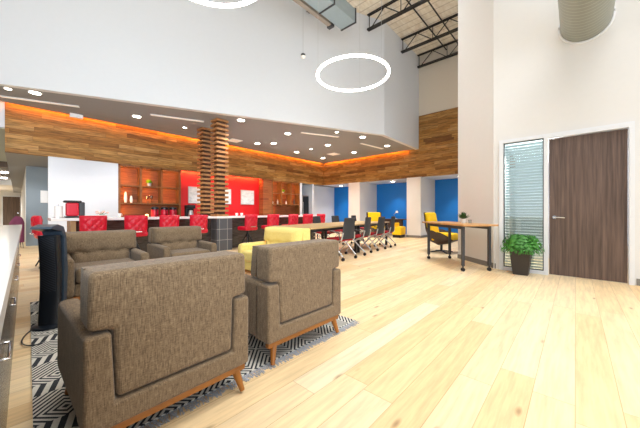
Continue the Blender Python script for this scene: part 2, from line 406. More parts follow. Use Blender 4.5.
struct(MB().bb(XB+.12, 13.0, .5, YB+.12, ZB0, ZB0+.1).build('ceiling_low_back', 'white', smooth=False))
# far left: passage with door
struct(MB().bb(.178, 1.5, 12.8, 12.9, 0, ZB0).build('wall_blue_grey', 'bluegrey', smooth=False))
struct(MB().bb(.178, .26, 12.9, 31, 0, ZB0).build('wall_passage_right', 'white2', smooth=False))
struct(MB().bb(-4, .3, 31, 31.1, 0, 3).build('wall_passage_end', 'white2', smooth=False))
struct(MB().bb(-4, -3.9, 10.2, 31, 0, 3.2).build('wall_passage_left', 'white2', smooth=False))
struct(MB().bb(-4, -.21, YB, YB+.1, 3.12, ZS+.1).build('wall_passage_header', 'white', smooth=False))
struct(MB().bb(-4, -.21, YB+.1, 17, 3.1, 3.2).build('ceiling_passage', 'greygreen', smooth=False))
struct(MB().bb(-4, -.21, 17, 23.7, 2.95, 3.2).build('ceiling_passage_dark', 'darkceil', smooth=False))
struct(MB().bb(-4, .18, 23.7, 31, 2.60, 3.2).build('ceiling_passage_white', 'white2', smooth=False))
struct(MB().bb(-4, -.21, 16.85, 17, 2.88, 3.12).build('trim_passage_beam', 'doorbrown', smooth=False))
for i in range(4):
    x, y = ((-.7, 18.5), (-.75, 21.5), (-.42, 19.6), (-.5, 22.8))[i]
    tag(MB().cone((x, y, 2.90), (x, y, 2.949), .12, .12, 16).build('passage_downlight', 'lampglow'), ('passage downlight nearest the camera', 'passage downlight third from the camera', 'passage downlight second from the camera', 'passage downlight furthest down the dark ceiling')[i], 'ceiling light', 'passage downlights')
d2 = struct(MB().bb(-.74, .12, 30.93, 30.99, 0, 2.22).build('door_2', 'doorbrown', smooth=False))
MB().bb(-.80, -.74, 30.90, 30.99, 0, 2.28).bb(.12, .17, 30.90, 30.99, 0, 2.28).bb(-.80, .17, 30.90, 30.99, 2.22, 2.28).build('door_frame', 'frame', d2, smooth=False)
MB().bb(-.02, .06, 30.86, 30.93, .98, 1.02).build('door_handle', 'chrome', d2)
for x, y, z, e in ((-1.6, 13.5, 3.0, 60), (-1.2, 27, 2.5, 150), (.2, 11.6, 2.5, 25), (-1.6, 20, 2.85, 60), (5.5, 9.3, 2.45, 20)):  # added fill spots for passage and bar, without fixtures of their own
    l = bpy.data.lights.new('added_fill_spot', 'SPOT'); l.energy = e*2; l.spot_size = math.radians(150); l.spot_blend = .6; l.shadow_soft_size = .15
    o = bpy.data.objects.new('added_fill_spot', l); C.objects.link(o); o.location = (x, y, z)
# blue alcoves
struct(MB().bb(12.9, 13.0, .5, YB+.55, 0, ZB0).build('wall_blue', 'blue', smooth=False))
for k, (y0, y1) in enumerate(((7.77, 8.44), (4.73, 5.34), (1.6, 2.25))):
    struct(MB().bb(XB-.03, 12.9, y0, y1, 0, ZB0).build('wall_pier_%s' % ('left', 'middle', 'right')[k], 'white2', smooth=False))
    struct(MB().bb(XB-.045, 12.9, y0-.015, y1+.015, 0, .1).build('baseboard_pier_%s' % ('left', 'middle', 'right')[k], 'base_grey', smooth=False))
# door wall and the chamfered wall end
K0, K1 = Vector((6.17, 1.14)), Vector((6.99, 2.03))
struct(MB().bb(XD, XD+.15, -8, -.64, 0, ZR).bb(XD, XD+.15, 1.06, 1.16, 0, ZR).bb(XD, XD+.15, -.64, 1.06, 2.42, ZR)
       .prism([(K0.x, K0.y), (K1.x, K1.y), (K1.x+.75, K1.y-.9), (K0.x+.1, K0.y)], ZR, 'xy', 0).build('wall_door', 'white2', smooth=False))
kn = Vector((-(K1-K0).y, (K1-K0).x)).normalized()*.015
struct(MB().prism([(K0.x, K0.y-.02), (K0.x+kn.x, K0.y+kn.y-.02), (K1.x+kn.x, K1.y+kn.y), (K1.x, K1.y)], .1, 'xy', 0).bb(XD-.015, XD, -8, -.66, 0, .1).build('baseboard_right', 'base_grey', smooth=False))
# ---- door 1
d1 = struct(MB().bb(XD+.02, XD+.065, -.575, .335, .012, 2.33).build('door_1', 'door', smooth=False))
f = MB(); x0, x1 = XD-.035, XD+.1
f.bb(x0, x1, -.64, -.585, 0, 2.42).bb(x0, x1, .345, .405, 0, 2.42).bb(x0, x1, .995, 1.06, 0, 2.42).bb(x0, x1, -.585, .345, 2.34, 2.42).bb(x0, x1, .405, .995, 2.36, 2.42).bb(x0, x1, .405, .995, 0, .06)
f.build('door_frame', 'frame', d1, smooth=False)
h = MB().cone((XD+.02, .265, .99), (XD-.005, .265, .99), .028, .028).tube([(XD, .265, .99), (XD-.045, .265, .99), (XD-.05, .235, .99), (XD-.05, .13, .985)], .011)
h.build('door_handle', 'chrome', d1)
# ---- sidelight
w1 = struct(MB().bb(XD+.02, XD+.028, .41, .99, .075, 2.345).build('window_1', 'glass', smooth=False))
MB().bb(XD, XD+.035, .405, .42, .06, 2.36).bb(XD, XD+.035, .98, .995, .06, 2.36).bb(XD, XD+.035, .42, .98, .06, .075).bb(XD, XD+.035, .42, .98, 2.345, 2.36).build('glazing_bead', 'blinddark', w1, smooth=False)
bl = MB()
for i in range(44):
    bl.box((XD+.075, .70, .10+i*.0512), (.044, .56, .003), rot=Matrix.Rotation(math.radians(52), 4, 'Y'))
bl.build('blind', 'blind', w1, smooth=False)
lo = area('added_office_fill', (XD+1.0, .6, 2.35), (XD+.3, .6, .8), .8, .8, 45)  # added lamp inside the unseen office, brightens the blinds
struct(MB().bb(XD+.15, XD+2.2, -.7, 1.1, 2.42, 2.5).bb(XD+2.2, XD+2.3, -.7, 1.1, 0, 2.5).build('wall_office', 'white', smooth=False))

# ---------------------------------------------------------------- roof trusses
def truss(x, y1, label, y0=-6.0):
    t = thing('roof_truss', label, 'roof truss', (x, 0, 7.05), group='steel roof trusses')
    m = MB()
    for s_ in (-.035, .035): m.box((s_, (y0+y1)/2, .0), (.05, y1-y0, .05))
    m.build('bottom_chord', 'truss', t, smooth=False)
    m = MB()
    for s_ in (-.035, .035): m.box((s_, (y0+y1)/2, .475), (.03, y1-y0, .03))
    m.build('top_chord', 'truss', t, smooth=False)
    m = MB(); y = y1-.06
    m.bar((0, y, .01), (0, y, .46), .02)
    while y > y0+1.2:
        m.bar((0, y-.05, .0), (0, y-.55, .46), .022); m.bar((0, y-.55, .46), (0, y-1.1, 0), .022); m.bar((0, y-1.1, 0), (0, y-1.1, .46), .018); y -= 1.1
    m.build('web', 'truss', t, smooth=False); return t
truss(11.18, 4.80, 'black steel roof truss right against the beige back wall')
truss(9.72, 4.80, 'black steel roof truss in the middle of the visible deck')
truss(7.78, 5.02, 'black steel roof truss ending near the corner of the slanting white wall')
truss(5.86, 5.88, 'black steel roof truss ending beside the rectangular duct at the top')
truss(3.9, 6.75, 'black steel roof truss passing above the ring lamps')
for y, z, l in ((3.15, 7.2, 'thin dark conduit crossing the roof trusses nearer the right column'), (3.72, 7.42, 'thin dark conduit crossing the roof trusses nearer the slanting wall')):
    tag(MB().cone((5.5, y, z), (XB, y, z), .022, .022, 8).build('conduit', 'truss'), l, 'pipe')

# ---------------------------------------------------------------- ducts
t = thing('spiral_duct', 'big round galvanised spiral duct entering the wall above the door', 'duct', (XD, -.115, 4.13))
MB().cone((-9, 0, 0), (.0, 0, 0), .305, .305, 48).build('duct_pipe', 'spiral', t)
MB().ring((-.012, 0, 0), .318, .018, 48, nrm='x').build('flange', 'frame', t)
t = thing('rectangular_duct', 'square sheet-metal duct with seams hanging at the top of the photo', 'duct', (0, 0, 0))
YD0, YD1, ZD0, ZD1 = 4.33, 4.80, 6.15, 6.50
m = MB().bb(1.5, 6.10, YD0, YD1, ZD0, ZD1)
m.build('duct_body', 'duct', t, smooth=False)
for x in (4.3, 5.2, 6.09):
    MB().bb(x, x+.035, YD0-.02, YD1+.02, ZD0-.02, ZD1+.02).build('seam', 'charcoal', t, smooth=False)
t = thing('support_channel', 'beige channel running beside the rectangular duct at the top', 'channel', (0, 0, 0))
MB().bb(1.5, 5.85, 4.92, 5.04, 6.20, 6.34).build('channel', 'ductbeige', t, smooth=False)
MB().bb(5.80, 5.90, 4.89, 5.07, 6.17, 6.38).build('end_plate', 'charcoal', t, smooth=False)

# ---------------------------------------------------------------- ring lamps and pendant
def ring_lamp(c, R, label):
    t = thing('ring_lamp', label, 'lamp', c, group='glowing ring lamps')
    MB().ring((0, 0, 0), R, .028, 72).build('light_ring', 'ringglow', t)
    for k in range(3):
        a = k*2*PI/3+.4
        MB().cone((R*math.cos(a), R*math.sin(a), .03), (R*math.cos(a), R*math.sin(a), ZR-c[2]), .003, .003, 6).build('cable', 'silver', t)
    l = bpy.data.lights.new('ring_light', 'POINT'); l.energy = 15; l.shadow_soft_size = .5; l.color = (1, .96, .9)
    o = bpy.data.objects.new('ring_light', l); C.objects.link(o); o.parent = t; o.location = (0, 0, -.15)
ring_lamp((4.96, 3.59, 4.07), .77, 'whole glowing white ring lamp hanging by the upper wall')
ring_lamp((1.51, 3.26, 4.12), .78, 'glowing ring lamp cut off by the top edge of the photo')
t = thing('pendant_lamp', 'small round pendant ball on a long cord left of the ring', 'lamp', (5.21, 5.41, 5.28))
MB().ball((0, 0, 0), .065).build('globe', 'whitepot', t)
MB().lathe([(.02, .08), (.06, .05), (.066, .0), (.05, 0)], seg=20).build('cap', 'charcoal', t)
MB().cone((0, 0, .07), (0, 0, ZR-5.28), .006, .006, 6).build('cord', 'silver', t)

# ---------------------------------------------------------------- soffit lights
dl = [(8, 88.5), (35, 92.5), (136.7, 116.2), (184.7, 127.4), (241, 120), (257.3, 143.4), (273.7, 143.1), (287.8, 133.5), (296.5, 152),
      (311, 149), (323, 158), (327.8, 144.9), (336.8, 132), (354, 152.2), (362.7, 136.9), (387.2, 145.7)]
ords = ['first', 'second', 'third', 'fourth', 'fifth', 'sixth', 'seventh', 'eighth', 'ninth', 'tenth', 'eleventh', 'twelfth', 'thirteenth', 'fourteenth', 'fifteenth', 'sixteenth']
for i, (u, v) in enumerate(dl):
    p = at(u, v, ZS)
    if p.y > YB-.25: p.y = YB-.25
    small = i in (0, 3, 9, 12)
    r = .05 if small else .095
    t = thing('downlight', 'round recessed soffit downlight, %s of sixteen counted from the left' % ords[i], 'ceiling light', (p.x, p.y, ZS), group='soffit downlights')
    MB().lathe([(r+.02, 0), (r+.02, -.008), (r, -.010), (r, 0)], seg=24).build('trim_ring', 'frame', t)
    MB().cone((0, 0, -.014), (0, 0, -.004), r, r, 24).build('lens', 'lampglow', t)
    if not small:
        l = bpy.data.lights.new('downlight_beam', 'SPOT'); l.energy = 120; l.spot_size = math.radians(110); l.spot_blend = .8; l.shadow_soft_size = .08; l.color = (1, .95, .88)
        o = bpy.data.objects.new('downlight_beam', l); C.objects.link(o); o.parent = t; o.location = (0, 0, -.05)
for (a, b), lab in zip((((0, 96), (79, 106.6)), ((150.5, 114.5), (204, 121.5)), ((301, 132.3), (338.5, 136.9)), ((361, 143.2), (382.6, 148.7))),
                    ('leftmost long slot diffuser in the grey soffit', 'slot diffuser in the soffit just left of the slatted columns', 'slot diffuser in the soffit right of the middle', 'shortest slot diffuser in the soffit near the right corner')):
    p, q = at(*a, ZS), at(*b, ZS); c = (p+q)/2; L = (q-p).length
    t = thing('slot_diffuser', lab, 'air vent', (c.x, c.y, ZS), math.atan2((q-p).y, (q-p).x), 'soffit slot diffusers')
    MB().bb(-L/2, L/2, -.06, .06, -.012, 0).build('frame', 'frame', t, smooth=False)
    MB().bb(-L/2+.02, L/2-.02, -.035, .035, -.016, -.004).build('blade', 'added_vent_glow', t, smooth=False)
for (u, v), lab in (((333.5, 154), 'square air vent in the soffit near the far corner'), ((234.5, 140.5), 'square air vent in the soffit right of the slatted columns')):
    p = at(u, v, ZS); t = thing('square_vent', lab, 'air vent', (p.x, p.y, ZS), group='square soffit vents')
    MB().bb(-.22, .22, -.22, .22, -.012, 0).build('frame', 'frame', t, smooth=False)
    MB().bb(-.17, .17, -.17, .17, -.016, -.004).build('blade', 'added_vent_glow', t, smooth=False)
for u, v, lab in ((341, 185.8, 'small downlight over the leftmost blue alcove'), (389, 181, 'small downlight over the middle blue alcove'), (457.8, 175.5, 'small downlight over the right blue alcove')):
    p = at(u, v, ZB0); p.x = 12.2
    t = thing('alcove_downlight', lab, 'ceiling light', (p.x, p.y, ZB0), group='alcove downlights')
    MB().cone((0, 0, -.012), (0, 0, 0), .08, .08, 20).build('lens', 'lampglow', t)
    l = bpy.data.lights.new('alcove_beam', 'SPOT'); l.energy = 60; l.spot_size = math.radians(100); l.spot_blend = .8; l.shadow_soft_size = .06; l.color = (1, .96, .9)
    o = bpy.data.objects.new('alcove_beam', l); C.objects.link(o); o.parent = t; o.location = (0, 0, -.05)
# emergency box at the band top
tag(MB().bb(.93, 1.20, YB-.36, YB-.25, 3.60, 3.699, .01).build('emergency_light', 'signwhite', loc=(0, 0, 0)), 'small white box fixed at the top of the wooden band', 'emergency light')
# coves
t = thing('cove_light', 'orange light strip along the top of the bar-side wooden band', 'light strip', (0, 0, 0), group='cove lights')
MB().bb(-.2, XB-.2, YB-.138, YB-.125, ZS+.03, ZS+.06).build('led_strip', 'cove', t, smooth=False)
t = thing('cove_light', 'orange light strip along the top of the back-side wooden band', 'light strip', (0, 0, 0), group='cove lights')
MB().bb(XB-.138, XB-.125, 5.3, YB-.2, ZS+.03, ZS+.06).build('led_strip', 'cove', t, smooth=False)
t = thing('cove_light', 'warm light strip above the red wall', 'light strip', (0, 0, 0))
MB().bb(3.9, 7.3, YB+.121, YB+.135, ZB0+.02, ZB0+.05).build('led_strip', 'covered', t, smooth=False)

# ---------------------------------------------------------------- bar
def shelf(name, label, x0, x1, cols, zs):
    t = thing(name, label, 'shelf', (x0, YB, 0)); W = x1-x0; D = .32
    MB().bb(0, W, D, D+.03, .92, ZB0).build('back_panel', 'wood_shelf', t, smooth=False)
    for i in range(cols+1):
        x = W*i/cols; x = min(max(x, .03), W-.03)
        MB().bb(x-.03, x+.03, 0, D, 1.37 if 0 < i < cols else .92, ZB0).build('upright', 'shelfframe', t, smooth=False)
    for z in zs: MB().bb(0, W, .005, D, z-.04, z).build('shelf_board', 'shelfframe', t, smooth=False)
    MB().bb(0, W, 0, D, ZB0-.06, ZB0-.001).build('top_board', 'shelfframe', t, smooth=False)
    zt = [ZB0-.06]+[z-.04 for z in zs]; zb = list(zs)+[.93]
    for i in range(cols):
        x = max(W*i/cols, .03)+.031
        for hi, lo in zip(zt, zb):
            if lo < 1 and i: continue
            MB().bb(x, x+.01, .06, .08, lo+.03, hi-.03).build('led_strip', 'covered', t, smooth=False)
    return t
shelf('open_shelf', 'open wooden display shelf with lit bays beside the white wall', 2.05, 3.86, 3, (1.92, 1.37))
shelf('open_shelf', 'open wooden display shelf of small items right of the red wall', 7.80, 9.56, 3, (1.98, 1.45))
BZ = .96; BY0, BY1 = 7.25, 8.15
tag(MB().bb(.42, 8.05, BY0, BY1, BZ-.055, BZ, .006).build('bar_counter', 'quartz'), 'long white stone bar top above the red stools', 'counter')
t = thing('tiled_bar', 'dark tiled bar front under the white top', 'bar', (0, 0, 0))
MB().bb(.80, 8.0, 7.6, 8.1, 0, BZ-.056).build('front_panel', 'darkwood', t, smooth=False)
MB().bb(.72, .80, 7.45, 8.1, 0, BZ-.056).build('end_panel', 'pale_top', t, smooth=False)
tag(MB().bb(3.70, 4.17, BY0+.01, 7.59, 0, BZ-.056).build('tile_pillar', 'tile', smooth=False), 'grey tiled pillar projecting from the bar below the slatted columns', 'pillar')
def slat_column(x, y, z0, s_, label):
    t = thing('slatted_column', label, 'column', (x, y, z0), group='slatted wooden columns'); H = ZS-z0
    MB().bb(-s_/2+.07, s_/2-.07, -s_/2+.07, s_/2-.07, 0, H).build('core', 'slatdark', t, smooth=False)
    m = MB(); n = int(H/.13)
    for k in range(n+1):
        z = k*H/(n+.5); m.bb(-s_/2, s_/2, -s_/2, s_/2, z, z+.058)
    m.build('slat_stack', 'slat', t, smooth=False)
slat_column(3.91, 7.50, BZ, .36, 'slatted wooden column nearer the camera, right one of the pair')
slat_column(4.02, 8.62, 0, .37, 'slatted wooden column further back, left one of the pair')
tag(MB().bb(2.1, 9.5, 9.45, 10.12, 0, .88).bb(2.05, 9.55, 9.42, 10.14, .88, .92).build('back_counter', 'darkwood', smooth=False), 'dark back counter under the lit shelves', 'counter')
for x0 in (4.23, 5.29, 6.40):
    lab = {4.23: 'pale square picture on the red wall left of the slatted columns', 5.29: 'pale square picture on the red wall partly behind the slatted columns', 6.40: 'pale square picture on the red wall furthest right'}[x0]
    t = thing('picture', lab, 'picture', (x0+.33, YB+.29, 1.71), group='pale pictures on the red wall')
    MB().bb(-.33, .33, 0, .03, -.31, .31).build('frame', 'silver', t, smooth=False)
    MB().bb(-.31, .31, -.005, 0, -.29, .29).build('print', 'print', t, smooth=False)

# ---- stools
def tuft(u, v, nx, nz):
    """buttoned quilting: 0 at the buttons, 1 on the pillows"""
    a = abs(math.sin(PI*(u*nx+v*nz))); b = abs(math.sin(PI*(u*nx-v*nz))); return (a*b)**.35
def stool(label):
    t = thing('bar_stool', label, 'bar stool', group='red tufted bar stools')
    W, z0, z1 = .215, .60, 1.01
    def back(side):
        def fn(u, v):
            x = (u*2-1)*W*(1-.05*(1-v)); z = z0+(z1-z0)*v
            y = -.20-.03*v+.05*(2*u-1)**2
            e = min(1, min(u, 1-u, v, 1-v)*8)
            th = .010+.022*e**.5+.028*tuft(u, v, 3, 2.5)*e
            return (x, y+(th if side > 0 else -th), z)
        return fn
    MB().grid(back(-1), 24, 20, back(1)).build('backrest', 'redleather', t)
    MB().box((0, .0, .605), (.44, .42, .11), .04, 3).build('seat', 'redleather', t)
    MB().tube([(-.08, -.25, .66), (-.08, -.28, .66), (.08, -.28, .66), (.08, -.25, .66)], .012).build('handle', 'chrome', t)
    MB().cone((0, 0, .36), (0, 0, .56), .035, .03).build('post', 'black', t)
    for a in range(4):
        r = PI/4+a*PI/2
        MB().cone((.02*math.cos(r), .02*math.sin(r), .44), (.27*math.cos(r), .27*math.sin(r), .0), .018, .012, 8).build('leg', 'black', t)
    MB().ring((0, 0, .17), .175, .010, 28).build('foot_ring', 'chrome', t)
    return t
sl = ['tufted red bar stool nearest the bar end by the red coffee machine', 'tufted red bar stool second from the left in the bar row', 'tufted red bar stool third from the left in the bar row',
      'tufted red bar stool just left of the tiled pillar', 'tufted red bar stool just right of the tiled pillar, legs in view', 'tufted red bar stool sixth from the left, second right of the pillar',
      'tufted red bar stool seventh from the left in the bar row', 'tufted red bar stool second from the far right end', 'tufted red bar stool at the far right end of the bar']
s0 = stool(sl[0])
for i, (x, r) in enumerate(((.99, .05), (1.72, -.04), (2.37, .03), (3.07, -.1), (4.56, .05), (5.38, -.08), (6.19, .04), (6.9, -.12), (7.55, .02))):
    if i == 0: s0.location = (x, 7.07, 0); s0.rotation_euler.z = r
    else: dup(s0, (x, 7.07, 0), r, sl[i])
dup(s0, (.45, 7.75, 0), -PI/2+.1, 'red tufted bar stool behind the tower fan, off the bar end')

# ---- things on the bar
t = thing('coffee_machine', 'red and black pod coffee machine on the left end of the bar', 'coffee machine', (.80, 7.75, BZ))
MB().bb(-.13, .07, -.11, .09, .035, .31, .03, 3).build('body', 'redleather', t)
MB().bb(-.15, .16, -.10, .10, 0, .035, .01).build('base', 'blackplastic', t)
MB().bb(-.17, .12, -.09, .10, .31, .36, .025, 3).build('head', 'blackplastic', t)
MB().bb(.07, .17, -.07, .07, .035, .33, .02, 3).build('water_tank', 'charcoal', t)
t = thing('paper_towel_holder', 'white roll standing at the left end of the bar', 'roll', (.56, 7.72, BZ))
MB().cone((0, 0, .01), (0, 0, .24), .065, .065, 24).build('roll', 'label', t)
MB().cone((0, 0, 0), (0, 0, .012), .08, .08, 24).cone((0, 0, .01), (0, 0, .28), .008, .008).build('stand', 'silver', t)
t = thing('flower_bowl', 'low bowl of pale pink flowers on the bar', 'flowers', (1.25, 7.7, BZ))
MB().lathe([(.03, 0), (.07, .02), (.10, .06), (.09, .06), (.02, .02)]).build('bowl', 'whitepot', t)
m = MB(); g = MB()
for k in range(9):
    a = k*.7; r = .03+.012*k; m.ball((r*math.cos(a), r*math.sin(a), .11+.02*math.sin(k*2)), .028, (1, 1, .7), 10)
    g.cone((0, 0, .04), (r*math.cos(a), r*math.sin(a), .11), .004, .004, 6)
m.build('petals', 'pink', t); g.build('stems', 'leaf', t)
for k, (x, y) in enumerate(((4.72, 7.95), (4.93, 8.0), (1.62, 7.9))):
    t = thing('white_cup', ('white cup on the bar near the tiled pillar', 'white cup on the bar right of the tiled pillar cup', 'white cup on the bar left part')[k], 'cup', (x, y, BZ), group='cups on the bar')
    MB().lathe([(.025, 0), (.035, .04), (.04, .09), (.036, .09), (.03, .01)]).build('cup_body', 'whitepot', t)
    MB().tube([(.036, 0, .07), (.06, 0, .07), (.06, 0, .03), (.034, 0, .03)], .005).build('handle', 'whitepot', t)
# back counter appliances
for k, x in enumerate((2.92, 3.20, 3.46)):
    t = thing('red_brewer', ('leftmost', 'middle', 'rightmost')[k]+' red and black brewer on the back counter below the shelf', 'coffee machine', (x, 9.75, .92), group='red brewers on the back counter')
    MB().lathe([(.10, 0), (.11, .05), (.11, .20), (.09, .24)], seg=20).build('body', 'redleather', t)
    MB().lathe([(.11, .24), (.11, .30), (.05, .33)], seg=20).build('lid', 'blackplastic', t)
    MB().tube([(0, -.10, .22), (0, -.16, .2), (0, -.16, .08), (0, -.10, .06)], .012).build('handle', 'blackplastic', t)
t = thing('espresso_machine', 'black coffee maker with a pale jug in front of the red wall', 'coffee machine', (3.98, 9.7, .92))
MB().bb(-.13, .13, -.02, .14, 0, .38, .02).build('body', 'blackplastic', t)
MB().bb(-.13, .13, -.16, .14, .27, .40, .02).build('head', 'blackplastic', t)
MB().lathe([(.07, .02), (.085, .08), (.06, .20), (.05, .22)], (0, -.08, 0)).build('jug', 'silver', t)
tag(MB().bb(4.45, 5.05, 9.6, 9.95, .921, 1.06, .01).build('microwave_tray', 'blackplastic'), 'low black appliance on the back counter behind the columns', 'appliance')
tag(MB().lathe([(.03, 0), (.04, .03), (.04, .08), (.03, .09)]).build('tea_candle', 'candle', loc=(2.66, 9.6, .921)), 'glowing candle on the back counter below the shelf', 'candle')
for k, (x, h, zz) in enumerate(((2.27, .34, 1.37), (2.42, .22, 1.37))):
    tag(MB().lathe([(.03, 0), (.045, h*.4), (.03, h*.8), (.02, h)]).build('white_vase', 'whitepot', loc=(x, YB+.15, zz)), ('taller white vase in the lower left shelf bay', 'shorter white vase in the lower left shelf bay')[k], 'vase')
for k, x in enumerate((2.86, 2.98)):
    tag(MB().lathe([(.03, 0), (.006, .01), (.006, .12), (.04, .16), (.045, .24), (.04, .24)]).build('wine_glass', 'clearglass', loc=(x, YB+.15, 1.371)), ('left', 'right')[k]+' stemmed glass in the lower middle shelf bay', 'glass')
def leafy(name, label, loc, pr, ph, potm, leafm, n, L, cat='plant', up=.9, wid=.25):
    t = thing(name, label, cat, loc)
    MB().lathe([(pr*.8, 0), (pr, ph), (pr*.85, ph), (pr*.8, ph*.85)]).build('pot', potm, t)
    g = MB()
    for k in range(n):
        a = random.uniform(0, 2*PI); e = random.uniform(.3, 1.3)*up; l = L*random.uniform(.7, 1.1); w_ = l*wid
        d = Vector((math.cos(a)*math.cos(e), math.sin(a)*math.cos(e), math.sin(e))); s_ = Vector((-math.sin(a), math.cos(a), 0))
        b = Vector((0, 0, ph*.9)); t_ = bmesh.new()
        v = [t_.verts.new(q) for q in (b, b+d*l*.5+s_*w_, b+d*l, b+d*l*.5-s_*w_)]; t_.faces.new(v); g._merge(t_)
    g.build('foliage', leafm, t, smooth=False)
leafy('shelf_plant', 'lime green plant in a glass pot in the upper middle shelf bay', (2.92, YB+.15, 1.921), .07, .10, 'silver', 'lime', 60, .15)
leafy('shelf_plant', 'lime green plant on the right-hand display shelf', (8.60, YB+.15, 1.981), .05, .06, 'silver', 'lime', 40, .14)
for k in range(6):
    x = 7.95+k*.26+(.05 if k % 2 else 0)
    h = .16+.05*(k % 3)
    tag(MB().lathe([(.035, 0), (.04, h*.6), (.02, h*.8), (.02, h)]).build('shelf_jar', ('whitepot', 'silver', 'charcoal')[k % 3], loc=(x, YB+.15, 1.451)),
        ('first', 'second', 'third', 'fourth', 'fifth', 'sixth')[k]+' small jar from the left on the right-hand display shelf', 'jar', 'jars on the right-hand shelf')
t = thing('refrigerator', 'stainless and black fridge in the opening beyond the bar', 'fridge', (10.05, YB+.55, 0))
MB().bb(-.36, .36, -.3, .3, 0, 1.95, .01).build('body', 'steel', t)
MB().bb(-.05, .35, -.325, -.3, .5, 1.9).build('door', 'blackplastic', t, smooth=False)
MB().bb(-.10, -.07, -.37, -.34, .8, 1.6).build('handle', 'chrome', t)
tag(MB().bb(.50, .68, 12.77, 12.798, 1.38, 1.78, .005).build('wall_panel', 'signwhite'), 'white rectangular control panel on the blue-grey wall', 'panel')

# ---------------------------------------------------------------- armchairs
def armchair(label, fab='tweed', sx=1., group='brown tweed armchairs'):
    t = thing('armchair', label, 'armchair', group=group)
    W = .402*sx; I = .302*sx; BW = .388*sx
    # U-shaped frame seen from behind plus the two arms
    m = MB()
    m.prism([(-W, .15), (W, .15), (W, .555), (I+.002, .555), (I-.012, .255), (-I+.012, .255), (-I-.002, .555), (-W, .555)], .16, 'xz', -.40, .018, 3)
    m.bb(-I, I, -.26, .34, .15, .29, .02)
    for s_ in (-1, 1):
        m.prism([(-.30, .15), (.37, .15), (.39, .20), (.37, .53), (.34, .56), (-.30, .57)], (W-I), 'yz', (I if s_ > 0 else -W), .035, 4)
    m.build('frame', fab, t)
    # T-shaped back rest
    b = MB().prism([(-I+.015, .262), (I-.015, .262), (I-.006, .562), (BW, .572), (BW-.006, .815), (-BW+.006, .815), (-BW, .572), (-I+.006, .562)], .17, 'xz', -.395, .026, 4)
    b.build('backrest', fab, t)
    # front back-cushion with a row of buttons
    def fr(side):
        def fn(u, v):
            z = .40+.41*v; k_ = min(1, max(0, (z-.565)/.02)); x = (u*2-1)*((I-.006)*(1-k_)+(BW-.014)*k_)
            e = min(1, min(u, 1-u, v, 1-v)*7); y = -.17+.05*(1-v)
            dim = 0
            for bx in (.2, .5, .8): dim += math.exp(-(((u-bx)*2*I)**2+((v-.42)*.41)**2)/.0016)
            dim += .45*math.exp(-((v-.42)*.41)**2/.0004)
            return (x, y+((.07*e**.5-.035*min(dim, 1)) if side else -.06), z)
        return fn
    bc = MB().grid(fr(1), 30, 22, fr(0)).build('back_cushion', fab, t)
    bt = MB()
    for bx in (-.6, 0, .6): bt.ball((bx*(I-.006), -.105, .567), .014, (1, .5, 1), 10)
    bt.build('button', fab, bc)
    MB().box((0, .10, .375), (I*2-.012, .56, .17), .045, 4).build('seat_cushion', fab, t)
    # wooden base
    r = MB()
    for y in (-.36, .33): r.box((0, y, .130), (W*2-.03, .045, .042), .012, 2)
    for x in (-W+.12, W-.12): r.box((x, -.015, .130), (.04, .68, .036), .01, 2)
    r.build('base_rail', 'walnutlegs', t)
    for x in (-1, 1):
        for y in (-1, 1):
            MB().cone((x*(W-.075), -.015+y*.345, .125), (x*(W-.045), -.015+y*.375, .0), .026, .015, 14).build('leg', 'walnutlegs', t)
    return t
a0 = armchair('brown tweed armchair closest to the camera, its back towards us')
a0.location = (.552, 1.862, .018); a0.rotation_euler.z = .028
dup(a0, (1.557, 1.94, .018), 0, 'brown tweed armchair seen from behind, second from the left, half on the rug')
dup(a0, (.72, 4.27, .018), PI-.02, 'brown tweed armchair facing us right behind the tower fan')
dup(a0, (1.80, 4.66, .018), PI, 'brown tweed armchair facing us, the further right one by the bar')
a0.scale = (.965, 1, 1); a0.location.y = 1.845
ya = armchair('pale yellow armchair turned sideways between the brown ones', 'yellowfab', 1.2, None)
ya.location = (2.82, 3.62, .001); ya.rotation_euler.z = PI/2

# ---- rug
t = thing('rug', 'black and white geometric woven rug with fringe under the armchairs', 'rug', (0, 0, 0))
MB().prism([(.045, 1.60), (2.26, 1.60), (2.26, 4.75), (.10, 4.75)], .010, 'xy', .001).build('weave', 'rug', t, smooth=False)
g = MB()
for k in range(420):
    x = .05+2.20*(k+.5)/420; L = random.uniform(.035, .075); dx = random.uniform(-.03, .03)
    g.bar((x, 1.602, .007), (x+dx, 1.602-L, .004), .0035, .0035)
tag2 = g.build('fringe', 'fringe', t, smooth=False); tag2['kind'] = 'stuff'

# ---------------------------------------------------------------- tower fan
t = thing('tower_fan', 'dark blue-black tower fan with curved hood beside the counter', 'fan', (.215, 3.64, .012), -.55)
t.scale = (.8, .8, 1)
MB().lathe([(.02, .03), (.13, .028), (.17, .016), (.175, 0), (.0, 0)], seg=36).build('base', 'blackplastic', t)
# body column, slightly bowed, front looks to -Y (local)
def bow(v): return .035*math.sin(PI*v)-.02
m = MB()
def bodyf(side):
    def fn(u, v):
        a = (u-.5)*2; x = a*.092; z = .03+.82*v
        y = bow(v)+(-.075*(1-a*a)**.5*.4-.05 if side else .07*(1-a*a)**.5)
        return (x, y, z)
    return fn
m.grid(bodyf(1), 14, 20, bodyf(0)).build('body', 'blackplastic', t)
def gr(side):
    def fn(u, v):
        a = (u-.5)*1.5; x = a*.092; z = .33+.50*v
        y = bow((z-.03)/.82)-.075*(1-a*a)**.5*.4-.05-(.006 if side else -.004); return (x, y, z)
    return fn
MB().grid(gr(1), 12, 20, gr(0)).build('grille', 'grille', t)
